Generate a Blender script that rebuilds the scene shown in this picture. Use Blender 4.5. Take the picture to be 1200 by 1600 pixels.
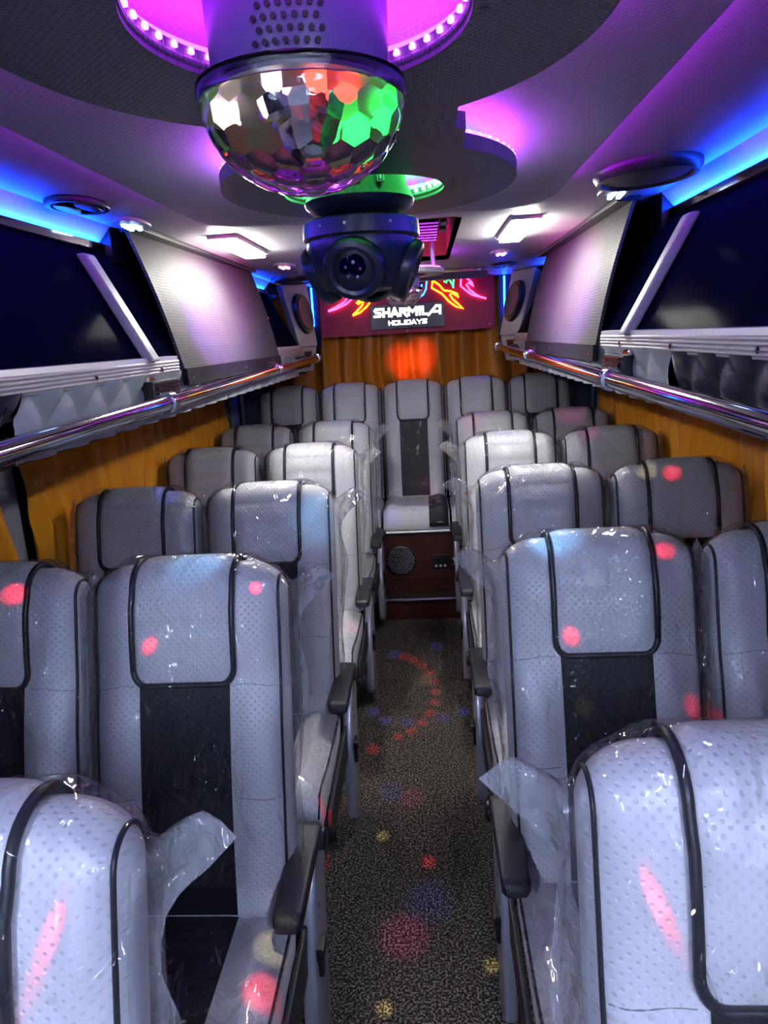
import bpy, bmesh, math, random
from mathutils import Vector, Matrix, noise
random.seed(7)
for o in list(bpy.data.objects): bpy.data.objects.remove(o)
S = bpy.context.scene
C = S.collection
PI = math.pi
# ------------------------------------------------------------------ camera, world, exposure
ZC = 1.67                                   # eye height above the aisle carpet
def set_camera():
    p, y, r, f = -0.2368, -0.0689, -0.0583, 1126.68
    fw = Vector((math.sin(y)*math.cos(p), math.cos(y)*math.cos(p), math.sin(p)))
    rt = Vector((math.cos(y), -math.sin(y), 0)); up = rt.cross(fw)
    c, s = math.cos(r), math.sin(r)
    rt, up = c*rt + s*up, -s*rt + c*up
    cd = bpy.data.cameras.new('camera'); cd.sensor_fit = 'VERTICAL'; cd.sensor_height = 24
    cd.lens = f*24/1600; cd.clip_start = 0.02
    co = bpy.data.objects.new('camera', cd); C.objects.link(co)
    m = Matrix.Identity(4)
    for i in range(3): m[i][0], m[i][1], m[i][2] = rt[i], up[i], -fw[i]
    m[0][3], m[1][3], m[2][3] = 0.0909, 0, ZC
    co.matrix_world = m; S.camera = co
set_camera()
w = bpy.data.worlds.new('world'); S.world = w; w.use_nodes = True
w.node_tree.nodes['Background'].inputs[0].default_value = (0.02, 0.025, 0.05, 1)
w.node_tree.nodes['Background'].inputs[1].default_value = 0.3
S.view_settings.view_transform = 'Standard'; S.view_settings.look = 'None'
S.view_settings.exposure = 0.28; S.view_settings.gamma = 1.0; S.view_settings.use_curve_mapping = False
S.cycles.max_bounces = 5; S.cycles.diffuse_bounces = 2; S.cycles.glossy_bounces = 2
S.cycles.transmission_bounces = 4; S.cycles.transparent_max_bounces = 10
S.cycles.caustics_reflective = False; S.cycles.caustics_refractive = False
S.cycles.sample_clamp_indirect = 3.0
S.cycles.use_denoising = True
S.cycles.use_adaptive_sampling = True; S.cycles.adaptive_threshold = 0.07; S.cycles.adaptive_min_samples = 16
# light levels
TUBE, FRONT_FILL, PURPLE, BLUE, GREEN, NEON = 85.0, 158.0, 28.0, 135.0, 34.0, 3.0

# ------------------------------------------------------------------ materials
MATS = {}
class NT:
    def __init__(s, name):
        s.m = bpy.data.materials.new(name); s.m.use_nodes = True
        s.t = s.m.node_tree; s.b = s.t.nodes['Principled BSDF']; s.out = s.t.nodes['Material Output']
    def n(s, typ, **kw):
        nd = s.t.nodes.new(typ)
        for k, v in kw.items():
            if isinstance(k, str) and k.startswith('i_'): nd.inputs[int(k[2:])].default_value = v
            else: setattr(nd, k, v)
        return nd
    def l(s, a, b): s.t.links.new(a, b)
def _rgba(c): return (c[0], c[1], c[2], 1)
def basic(name, col, rough=.5, metal=0., spec=.5, var=.12, nscale=30, bump=0., coat=0., rvar=.15, bscale=None):
    t = NT(name); b = t.b
    b.inputs['Roughness'].default_value = rough; b.inputs['Metallic'].default_value = metal
    b.inputs['Specular IOR Level'].default_value = spec; b.inputs['Coat Weight'].default_value = coat
    tc = t.n('ShaderNodeTexCoord'); no = t.n('ShaderNodeTexNoise'); no.inputs['Scale'].default_value = nscale
    no.inputs['Detail'].default_value = 4
    t.l(tc.outputs['Object'], no.inputs['Vector'])
    mx = t.n('ShaderNodeMix', data_type='RGBA'); t.l(no.outputs['Fac'], mx.inputs[0])
    mx.inputs[6].default_value = _rgba([c*(1-var) for c in col]); mx.inputs[7].default_value = _rgba([min(1, c*(1+var)) for c in col])
    t.l(mx.outputs[2], b.inputs['Base Color'])
    mr = t.n('ShaderNodeMapRange'); t.l(no.outputs['Fac'], mr.inputs[0])
    mr.inputs[3].default_value = max(0.02, rough*(1-rvar)); mr.inputs[4].default_value = min(1, rough*(1+rvar))
    t.l(mr.outputs[0], b.inputs['Roughness'])
    if bump:
        src = no
        if bscale:
            src = t.n('ShaderNodeTexNoise'); src.inputs['Scale'].default_value = bscale; t.l(tc.outputs['Object'], src.inputs['Vector'])
        bp = t.n('ShaderNodeBump'); bp.inputs['Strength'].default_value = bump; bp.inputs['Distance'].default_value = .004
        t.l(src.outputs['Fac'], bp.inputs['Height']); t.l(bp.outputs[0], b.inputs['Normal'])
    MATS[name] = t.m; return t
def emit(name, col, strength):
    t = NT(name); b = t.b
    b.inputs['Base Color'].default_value = _rgba(col); b.inputs['Emission Color'].default_value = _rgba(col)
    b.inputs['Roughness'].default_value = .4
    no = t.n('ShaderNodeTexNoise'); no.inputs['Scale'].default_value = 9
    mr = t.n('ShaderNodeMapRange'); mr.inputs[3].default_value = strength*.94; mr.inputs[4].default_value = strength*1.06
    t.l(no.outputs['Fac'], mr.inputs[0]); t.l(mr.outputs[0], b.inputs['Emission Strength'])
    if strength < 9.5 or 'dot' in name: t.m.cycles.emission_sampling = 'NONE'
    MATS[name] = t.m; return t
def dimpled(name, col, cell, rough, coord='UV', strength=.5, dist=.0012, metal=0., dark=.12, spec=.5, rot=45, coat=0.):
    """leatherette embossed with a staggered dot lattice"""
    t = NT(name); b = t.b
    tc = t.n('ShaderNodeTexCoord'); mp = t.n('ShaderNodeMapping')
    mp.inputs['Rotation'].default_value = (0, 0, math.radians(rot)); k = 1/cell
    mp.inputs['Scale'].default_value = (k, k, k)
    t.l(tc.outputs[coord], mp.inputs[0])
    vo = t.n('ShaderNodeTexVoronoi', voronoi_dimensions='2D'); vo.inputs['Scale'].default_value = 1; vo.inputs['Randomness'].default_value = 0
    t.l(mp.outputs[0], vo.inputs['Vector'])
    mr = t.n('ShaderNodeMapRange', interpolation_type='SMOOTHSTEP'); mr.inputs[1].default_value = .08; mr.inputs[2].default_value = .30
    t.l(vo.outputs['Distance'], mr.inputs[0])
    no = t.n('ShaderNodeTexNoise'); no.inputs['Scale'].default_value = 5; no.inputs['Detail'].default_value = 5
    t.l(tc.outputs['Object'], no.inputs['Vector'])
    ad = t.n('ShaderNodeMath', operation='MULTIPLY_ADD'); ad.inputs[1].default_value = 5; t.l(no.outputs['Fac'], ad.inputs[0]); t.l(mr.outputs[0], ad.inputs[2])
    bp = t.n('ShaderNodeBump'); bp.inputs['Strength'].default_value = strength; bp.inputs['Distance'].default_value = dist
    t.l(ad.outputs[0], bp.inputs['Height']); t.l(bp.outputs[0], b.inputs['Normal'])
    mx = t.n('ShaderNodeMix', data_type='RGBA'); t.l(mr.outputs[0], mx.inputs[0])
    mx.inputs[6].default_value = _rgba([c*(1-dark) for c in col]); mx.inputs[7].default_value = _rgba(col)
    t.l(mx.outputs[2], b.inputs['Base Color'])
    b.inputs['Roughness'].default_value = rough; b.inputs['Metallic'].default_value = metal; b.inputs['Specular IOR Level'].default_value = spec
    b.inputs['Coat Weight'].default_value = coat
    MATS[name] = t.m; return t

dimpled('seat_silver', (.72, .72, .77), .0115, .36, 'UV', .6, .0014, dark=.09)
dimpled('seat_black', (.008, .008, .011), .0115, .45, 'UV', .35, .001, spec=.25)
basic('piping', (.008, .009, .014), .35, bump=.1)
basic('seam', (.22, .22, .26), .6)
basic('armrest_black', (.018, .018, .022), .42, bump=.25, bscale=400)
basic('shell_grey', (.42, .43, .50), .28, metal=.35, spec=.6, var=.02, rvar=.04)
basic('frame_black', (.02, .02, .025), .5)
dimpled('ceiling_vinyl', (.62, .60, .64), .009, .5, 'Object', .35, .001, dark=.10)
dimpled('canopy_vinyl', (.22, .22, .27), .007, .38, 'Object', .5, .0012, dark=.25)
basic('rack_glass', (.003, .004, .016), .12, spec=.07, var=.2, nscale=3)
dimpled('flap_silver', (.072, .066, .068), .009, .62, 'UV', .8, .0015, metal=.08, spec=.25, dark=.35, rot=0)
basic('flap_border', (.012, .011, .013), .6, spec=.2, bump=.4, bscale=300)
basic('chrome', (.82, .82, .86), .07, metal=1, var=.03)
basic('aluminium', (.74, .75, .78), .42, metal=.7, var=.04, nscale=20)
basic('quilt_white', (.68, .78, .80), .4, var=.05, bump=.2, bscale=250)
basic('quilt_black', (.03, .032, .04), .35, bump=.2, bscale=250)
dimpled('bar_vinyl', (.62, .64, .68), .012, .4, 'Object', .5, .0012)
basic('white_plastic', (.68, .68, .72), .32)
basic('black_plastic', (.010, .011, .014), .36)
basic('lamp_body_purple_glow', (.15, .10, .28), .35)  # violet base colour carries the purple LED glow on the housing
basic('black_gloss', (.012, .014, .022), .22, spec=.6)
basic('speaker_grille', (.10, .085, .085), .45, metal=.3, bump=.5, bscale=350)
basic('wall_vinyl', (.22, .22, .26), .5)
MATS['rack_glass'].node_tree.nodes['Principled BSDF'].inputs['IOR'].default_value = 1.02
basic('window_dark', (.008, .010, .02), .08, spec=.6)
basic('sign_red', (.50, .006, .06), .35, spec=.25, var=.08, nscale=6)
basic('sign_black', (.006, .006, .008), .25)
basic('wood_box', (.055, .016, .012), .3, var=.35, nscale=14, spec=.6)
basic('wood_orange', (.80, .34, .07), .45, var=.25, nscale=16)
basic('hull', (.05, .05, .06), .7)
basic('rubber', (.015, .015, .016), .7)
basic('moving_body', (.020, .026, .045), .3, spec=.5)
emit('tube_emit', (1.0, .98, .91), TUBE)
emit('front_fill_emit', (.60, .70, 1.0), FRONT_FILL)
emit('purple_emit', (.52, .02, 1.0), PURPLE)
emit('purple_well', (.40, .015, 1.0), 21)
emit('magenta_dot', (.85, .15, 1.0), 5)
emit('blue_emit', (.002, .05, 1.0), BLUE)
emit('blue_dot', (.35, .55, 1.0), 10)
emit('green_emit', (.02, 1.0, .05), GREEN)
emit('green_dot', (.35, 1.0, .6), 7)
emit('pink_dot', (1.0, .22, .42), 9)
emit('neon_pink', (1.0, .10, .55), NEON)
emit('neon_yellow', (1.0, .55, .02), NEON)
emit('neon_green', (.05, 1.0, .25), NEON)
emit('neon_blue', (.05, .35, 1.0), NEON)
emit('letter_white', (1, 1, 1), 2.2)
emit('led_red', (1.0, .05, .03), 5)
emit('led_green', (.02, 1.0, .08), 4)
emit('led_white', (1.0, .72, .66), 1.8)
emit('led_blue', (.1, .2, 1.0), 5)
emit('red_dot', (1.0, .03, .03), 8)

def carpet():
    t = basic('carpet', (.05, .045, .04), .95, spec=.1); b = t.b
    tc = t.n('ShaderNodeTexCoord'); v = t.n('ShaderNodeTexVoronoi'); v.inputs['Scale'].default_value = 170
    n2 = t.n('ShaderNodeTexNoise'); n2.inputs['Scale'].default_value = 150; n2.inputs['Detail'].default_value = 2
    t.l(tc.outputs['Object'], v.inputs['Vector']); t.l(tc.outputs['Object'], n2.inputs['Vector'])
    cr = t.n('ShaderNodeValToRGB'); e = cr.color_ramp.elements
    e[0].position = .46; e[0].color = (.018, .016, .015, 1); e[1].position = .64; e[1].color = (.24, .20, .165, 1)
    t.l(n2.outputs['Fac'], cr.inputs[0]); t.l(cr.outputs[0], b.inputs['Base Color'])
    bp = t.n('ShaderNodeBump'); bp.inputs['Strength'].default_value = .8; bp.inputs['Distance'].default_value = .004
    t.l(v.outputs['Distance'], bp.inputs['Height']); t.l(bp.outputs[0], b.inputs['Normal'])
carpet()
def curtain_mat(name, c0, c1):
    t = basic(name, c0, .45, spec=.35, rvar=.05); b = t.b
    tc = t.n('ShaderNodeTexCoord'); no = t.n('ShaderNodeTexNoise'); no.inputs['Scale'].default_value = 2; no.inputs['Detail'].default_value = 2
    t.l(tc.outputs['Object'], no.inputs['Vector'])
    mx = t.n('ShaderNodeMix', data_type='RGBA'); t.l(no.outputs['Fac'], mx.inputs[0]); mx.inputs[6].default_value = _rgba(c0); mx.inputs[7].default_value = _rgba(c1)
    t.l(mx.outputs[2], b.inputs['Base Color']); b.inputs['Sheen Weight'].default_value = .0
curtain_mat('curtain_orange', (.80, .27, .008), (.92, .40, .015))
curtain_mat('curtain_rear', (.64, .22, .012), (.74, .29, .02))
def film(name='clear_film', amp=.95, dist=.006):
    t = NT(name); t.t.nodes.remove(t.b)
    tc = t.n('ShaderNodeTexCoord'); mp = t.n('ShaderNodeMapping'); mp.inputs['Scale'].default_value = (15, 9, 9)
    mp.inputs['Rotation'].default_value = (.3, .5, .6)
    no = t.n('ShaderNodeTexNoise'); no.inputs['Scale'].default_value = 1; no.inputs['Detail'].default_value = 1.4; no.inputs['Distortion'].default_value = .9
    oi = t.n('ShaderNodeObjectInfo'); va = t.n('ShaderNodeVectorMath', operation='ADD')
    mu = t.n('ShaderNodeMath', operation='MULTIPLY'); mu.inputs[1].default_value = 30; t.l(oi.outputs['Random'], mu.inputs[0])
    t.l(tc.outputs['Object'], mp.inputs[0]); t.l(mp.outputs[0], va.inputs[0]); t.l(mu.outputs[0], va.inputs[1]); t.l(va.outputs[0], no.inputs['Vector'])
    rg = t.n('ShaderNodeMath', operation='SUBTRACT'); rg.inputs[1].default_value = .5; t.l(no.outputs['Fac'], rg.inputs[0])
    ab = t.n('ShaderNodeMath', operation='ABSOLUTE'); t.l(rg.outputs[0], ab.inputs[0])
    cr = t.n('ShaderNodeMapRange', interpolation_type='SMOOTHSTEP'); cr.inputs[1].default_value = 0; cr.inputs[2].default_value = .07; cr.inputs[3].default_value = 1; cr.inputs[4].default_value = 0
    t.l(ab.outputs[0], cr.inputs[0])
    n2 = t.n('ShaderNodeTexNoise'); n2.inputs['Scale'].default_value = .35; t.l(va.outputs[0], n2.inputs['Vector'])
    ms = t.n('ShaderNodeMapRange', interpolation_type='SMOOTHSTEP'); ms.inputs[1].default_value = .42; ms.inputs[2].default_value = .6; t.l(n2.outputs['Fac'], ms.inputs[0])
    mm = t.n('ShaderNodeMath', operation='MULTIPLY'); t.l(cr.outputs[0], mm.inputs[0]); t.l(ms.outputs[0], mm.inputs[1]); cr.inputs[3].default_value = .45
    hs = t.n('ShaderNodeMath', operation='MULTIPLY_ADD'); hs.inputs[1].default_value = 6.5; t.l(no.outputs['Fac'], hs.inputs[0]); t.l(mm.outputs[0], hs.inputs[2])
    bp = t.n('ShaderNodeBump'); bp.inputs['Strength'].default_value = 1; bp.inputs['Distance'].default_value = dist
    t.l(hs.outputs[0], bp.inputs['Height'])
    at = t.n('ShaderNodeAttribute', attribute_name='fold')
    mk = t.n('ShaderNodeMath', operation='MULTIPLY_ADD'); mk.inputs[1].default_value = .16; mk.inputs[2].default_value = .02; t.l(at.outputs['Fac'], mk.inputs[0])
    fr = t.n('ShaderNodeFresnel'); fr.inputs['IOR'].default_value = 1.42; t.l(bp.outputs[0], fr.inputs['Normal'])
    fa = t.n('ShaderNodeMath', operation='MULTIPLY_ADD', use_clamp=True); fa.inputs[1].default_value = amp; fa.inputs[2].default_value = .0; t.l(fr.outputs[0], fa.inputs[0])
    mn = t.n('ShaderNodeMath', operation='MULTIPLY_ADD'); mn.inputs[1].default_value = .4; mn.inputs[2].default_value = .26; t.l(at.outputs['Fac'], mn.inputs[0])
    fb = t.n('ShaderNodeMath', operation='MINIMUM'); t.l(fa.outputs[0], fb.inputs[0]); t.l(mn.outputs[0], fb.inputs[1])
    tr = t.n('ShaderNodeBsdfTransparent'); tr.inputs[0].default_value = (.97, .97, .98, 1)
    tl = t.n('ShaderNodeBsdfDiffuse'); tl.inputs[0].default_value = (.8, .8, .86, 1)
    m0 = t.n('ShaderNodeMixShader'); t.l(mk.outputs[0], m0.inputs[0]); t.l(tr.outputs[0], m0.inputs[1]); t.l(tl.outputs[0], m0.inputs[2])
    gl = t.n('ShaderNodeBsdfGlossy'); gl.inputs['Roughness'].default_value = .07; t.l(bp.outputs[0], gl.inputs['Normal'])
    m1 = t.n('ShaderNodeMixShader'); t.l(fb.outputs[0], m1.inputs[0]); t.l(m0.outputs[0], m1.inputs[1]); t.l(gl.outputs[0], m1.inputs[2])
    t.l(m1.outputs[0], t.out.inputs[0]); MATS[name] = t.m
film('clear_film', 1.1, .009); film('cushion_film', .45, .003)
def crystal():
    t = NT('crystal'); t.t.nodes.remove(t.b)
    rf = t.n('ShaderNodeBsdfRefraction'); rf.inputs['IOR'].default_value = 1.3; rf.inputs['Roughness'].default_value = .02
    rf.inputs[0].default_value = (.97, .97, 1, 1)
    gl = t.n('ShaderNodeBsdfGlossy'); gl.inputs['Roughness'].default_value = .05
    no = t.n('ShaderNodeTexNoise'); no.inputs['Scale'].default_value = 60
    bp = t.n('ShaderNodeBump'); bp.inputs['Strength'].default_value = .15; bp.inputs['Distance'].default_value = .002
    t.l(no.outputs['Fac'], bp.inputs['Height']); t.l(bp.outputs[0], gl.inputs['Normal'])
    fr = t.n('ShaderNodeFresnel'); fr.inputs['IOR'].default_value = 1.55
    fa = t.n('ShaderNodeMath', operation='MULTIPLY_ADD', use_clamp=True); fa.inputs[1].default_value = 1.2; fa.inputs[2].default_value = .06; t.l(fr.outputs[0], fa.inputs[0])
    m = t.n('ShaderNodeMixShader'); t.l(fa.outputs[0], m.inputs[0]); t.l(rf.outputs[0], m.inputs[1]); t.l(gl.outputs[0], m.inputs[2])
    t.l(m.outputs[0], t.out.inputs[0]); MATS['crystal'] = t.m
crystal()

# ------------------------------------------------------------------ mesh helpers
class MB:
    def __init__(s): s.v = []; s.f = []; s.uv = None
    def add(s, vs, fs):
        k = len(s.v); s.v += [tuple(v) for v in vs]; s.f += [tuple(i+k for i in f) for f in fs]; return s
    def box(s, a, b):
        (x0, y0, z0), (x1, y1, z1) = [min(p, q) for p, q in zip(a, b)], [max(p, q) for p, q in zip(a, b)]
        return s.add([(x0,y0,z0),(x1,y0,z0),(x1,y1,z0),(x0,y1,z0),(x0,y0,z1),(x1,y0,z1),(x1,y1,z1),(x0,y1,z1)],
              [(0,3,2,1),(4,5,6,7),(0,1,5,4),(1,2,6,5),(2,3,7,6),(3,0,4,7)])
    def tube(s, pts, r, n=10, closed=False, cap=True):
        P = [Vector(p) for p in pts]; N = len(P); rings = []; prev = None
        for i, p in enumerate(P):
            a = P[(i-1) % N] if (closed or i > 0) else P[i]; b = P[(i+1) % N] if (closed or i < N-1) else P[i]
            d = (b-a)
            if d.length < 1e-9: d = Vector((0, 0, 1))
            d.normalize()
            if prev is None:
                h = Vector((0, 0, 1)) if abs(d.z) < .9 else Vector((1, 0, 0)); u = d.cross(h).normalized()
            else:
                u = (prev - d*prev.dot(d))
                if u.length < 1e-6: u = d.orthogonal()
                u.normalize()
            prev = u; v = d.cross(u); rr = r[i] if isinstance(r, (list, tuple)) else r
            rings.append([p + (u*math.cos(2*PI*k/n) + v*math.sin(2*PI*k/n))*rr for k in range(n)])
        vs = [q for g in rings for q in g]; fs = []
        for i in range(N if closed else N-1):
            j = (i+1) % N
            for k in range(n): fs.append((i*n+k, i*n+(k+1) % n, j*n+(k+1) % n, j*n+k))
        if cap and not closed: fs.append(tuple(range(n-1, -1, -1))); fs.append(tuple((N-1)*n+k for k in range(n)))
        return s.add(vs, fs)
    def lathe(s, prof, c=(0,0,0), n=32, axis=None, a0=0.):
        """prof: (r, h) list; axis: Vector for +h"""
        ax = Vector(axis or (0, 0, 1)).normalized(); u = ax.orthogonal().normalized() if axis else Vector((1, 0, 0)); v = ax.cross(u); c = Vector(c)
        vs = []; fs = []
        for (r, h) in prof:
            for k in range(n):
                t = a0 + 2*PI*k/n; vs.append(c + ax*h + (u*math.cos(t) + v*math.sin(t))*max(r, 1e-5))
        for i in range(len(prof)-1):
            for k in range(n): fs.append((i*n+k, i*n+(k+1) % n, (i+1)*n+(k+1) % n, (i+1)*n+k))
        fs.append(tuple(range(n-1, -1, -1))); fs.append(tuple((len(prof)-1)*n+k for k in range(n)))
        return s.add(vs, fs)
    def prism(s, poly, d, o=(0,0,0), ux=(1,0,0), uy=(0,1,0)):
        ux, uy, o = Vector(ux), Vector(uy), Vector(o); n = ux.cross(uy).normalized()*d; k = len(poly)
        a = [o + ux*p[0] + uy*p[1] for p in poly]; b = [p + n for p in a]
        fs = [tuple(range(k-1, -1, -1)), tuple(range(k, 2*k))] + [(i, (i+1) % k, k+(i+1) % k, k+i) for i in range(k)]
        return s.add(a+b, fs)
    def ring(s, outer, inner, z0, z1):
        k = len(outer); vs = [(x, y, z0) for x, y in outer] + [(x, y, z0) for x, y in inner] + [(x, y, z1) for x, y in outer] + [(x, y, z1) for x, y in inner]; fs = []
        for i in range(k):
            j = (i+1) % k
            fs += [(i, k+i, k+j, j), (2*k+i, 2*k+j, 3*k+j, 3*k+i), (i, j, 2*k+j, 2*k+i), (k+j, k+i, 3*k+i, 3*k+j)]
        return s.add(vs, fs)
    def grid(s, fn, nu, nv, uvfn=None):
        vs = [fn(i/nu, j/nv) for j in range(nv+1) for i in range(nu+1)]
        fs = [(j*(nu+1)+i, j*(nu+1)+i+1, (j+1)*(nu+1)+i+1, (j+1)*(nu+1)+i) for j in range(nv) for i in range(nu)]
        if uvfn:
            if s.uv is None: s.uv = {}
            k = len(s.v)
            for j in range(nv+1):
                for i in range(nu+1): s.uv[k + j*(nu+1)+i] = uvfn(i/nu, j/nv)
        return s.add(vs, fs)
    def build(s, name, mat, parent=None, smooth=None, bevel=0, seg=2, fixn=True):
        me = bpy.data.meshes.new(name); me.from_pydata(s.v, [], s.f)
        if s.uv:
            ul = me.uv_layers.new(name='UVMap')
            for lp in me.loops: ul.data[lp.index].uv = s.uv.get(lp.vertex_index, (0, 0))
        if fixn or bevel:
            bm = bmesh.new(); bm.from_mesh(me)
            if bevel:
                es = [e for e in bm.edges if len(e.link_faces) == 2 and e.calc_face_angle(0) > .5]
                bmesh.ops.bevel(bm, geom=es, offset=bevel, segments=seg, profile=.5, affect='EDGES')
            bmesh.ops.recalc_face_normals(bm, faces=bm.faces); bm.to_mesh(me); bm.free()
        if smooth is not None:
            for p in me.polygons: p.use_smooth = True
            if smooth < 180: me.set_sharp_from_angle(angle=math.radians(smooth))
        me.materials.append(MATS[mat])
        o = bpy.data.objects.new(name, me); C.objects.link(o)
        if parent: o.parent = parent
        return o
def tag(o, label=None, cat=None, group=None, kind=None):
    if label: o['label'] = label
    if cat: o['category'] = cat
    if group: o['group'] = group
    if kind: o['kind'] = kind
    return o
def thing(name, label, cat, loc=(0,0,0), rotz=0, group=None):
    o = bpy.data.objects.new(name, None); C.objects.link(o); o.location = loc; o.rotation_euler = (0, 0, rotz)
    o.empty_display_size = .05
    return tag(o, label, cat, group)
def copy_tree(o, parent=None):
    c = o.copy(); C.objects.link(c); c.parent = parent
    for ch in [k for k in bpy.data.objects if k.parent == o]: copy_tree(ch, c)
    return c
def struct(o): o['kind'] = 'structure'; return o
def ellipse(cx, cy, rx, ry, n=48, a0=0, a1=2*PI): return [(cx + rx*math.cos(a0+(a1-a0)*i/n), cy + ry*math.sin(a0+(a1-a0)*i/n)) for i in range(n)]
def sstep(x, a, b):
    t = min(1, max(0, (x-a)/(b-a))); return t*t*(3-2*t)

# ------------------------------------------------------------------ the room shell
Y0, Y1, XW = -1.5, 5.2, 1.24
CEIL = ZC + .36
struct(MB().box((-XW, Y0, -.04), (XW, Y1, 0)).build('floor', 'carpet'))
def side_wall(sgn, name):
    m = MB().box((sgn*XW, Y0, 0), (sgn*(XW+.05), Y1, .78)).box((sgn*XW, Y0, 1.44), (sgn*(XW+.05), Y1, 2.3))
    o = struct(m.build('wall_'+name, 'wall_vinyl'))
    return o
side_wall(-1, 'left'); side_wall(1, 'right')
for k, sgn in enumerate((-1, 1)):
    g = struct(MB().box((sgn*(XW+.02), Y0, .78), (sgn*(XW+.03), Y1, 1.44)).build('window_%d' % (k+1), 'window_dark'))
    for yy in (.4, 2.13, 3.5, 4.95):
        MB().box((sgn*(XW-.008), yy-.055, .78), (sgn*(XW+.045), yy+.055, 1.44)).build('mullion', 'shell_grey', g)
struct(MB().box((-XW, Y1, 0), (XW, Y1+.05, 2.3)).build('wall_rear', 'wall_vinyl'))
struct(MB().box((-XW, Y0-.05, 0), (XW, Y0, 2.3)).build('wall_front', 'wall_vinyl'))
HX0, HX1, HY0, HY1 = -.20, .21, 2.47, 3.78            # hatch opening
def ceiling():
    m = MB(); XL, XR = -.82, .79
    z, zt = CEIL, CEIL+.02
    for a, b in (((XL, Y0), (HX0, Y1)), ((HX1, Y0), (XR, Y1)), ((HX0, Y0), (HX1, HY0)), ((HX0, HY1), (HX1, Y1))):
        m.box((a[0], a[1], z), (b[0], b[1], zt))
    c = struct(m.build('ceiling', 'ceiling_vinyl'))
    MB().box((-XW, Y0, CEIL+.20), (XW, Y1, CEIL+.24)).build('roof_skin', 'hull', c)
    # dropped centre panel with rounded corners
    x0, x1, y0, y1, r = -.505, .435, -1.2, 2.16, .16
    P = [(x0, y0), (x1, y0)] + [(x1-r+r*math.cos(a), y1-r+r*math.sin(a)) for a in [i*PI/16 for i in range(9)]] + [(x0+r+r*math.cos(a), y1-r+r*math.sin(a)) for a in [PI/2+i*PI/16 for i in range(9)]]
    MB().prism(P, .018, (0, 0, CEIL-.034)).build('dropped_panel', 'ceiling_vinyl', c, bevel=.004)
    for x, sg in ((x0+.02, -1), (x1-.02, 1)):
        MB().box((x-.004, -1.1, CEIL-.016), (x+.004, 1.95, CEIL-.004)).build('purple_strip', 'purple_emit', c)
    # hatch well
    h = thing('roof_hatch', 'open roof hatch well with orange wooden sides behind the projector', 'hatch', (0, 0, 0))
    MB().box((HX1, HY0, CEIL), (HX1+.015, HY1, CEIL+.15)).box((HX0-.015, HY0, CEIL), (HX0, HY1, CEIL+.15)).box((HX0, HY1, CEIL), (HX1, HY1+.015, CEIL+.15)).box((HX0, HY0-.015, CEIL), (HX1, HY0, CEIL+.15)).build('well_side', 'wood_orange', h)
    MB().box((HX0, HY0, CEIL+.14), (HX1, HY1, CEIL+.155)).build('well_top', 'black_plastic', h)
    u = MB().box((HX0+.03, HY0+.06, CEIL+.035), (HX1-.07, HY0+.62, CEIL+.135)).build('duct_unit', 'black_plastic', h, bevel=.006)
    for i in range(7):
        y = HY0+.10+i*.075
        MB().box((HX0+.04, y, CEIL+.005), (HX1-.055, y+.045, CEIL+.034)).build('duct_rib', 'black_gloss', u, bevel=.004)
    for i in range(3):
        MB().lathe([(.012, 0), (.012, .02), (.006, .024)], (HX1-.045, HY0+.14+i*.17, CEIL+.03), 10, (1, 0, .2)).build('knob', 'aluminium', h)
ceiling()

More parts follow.
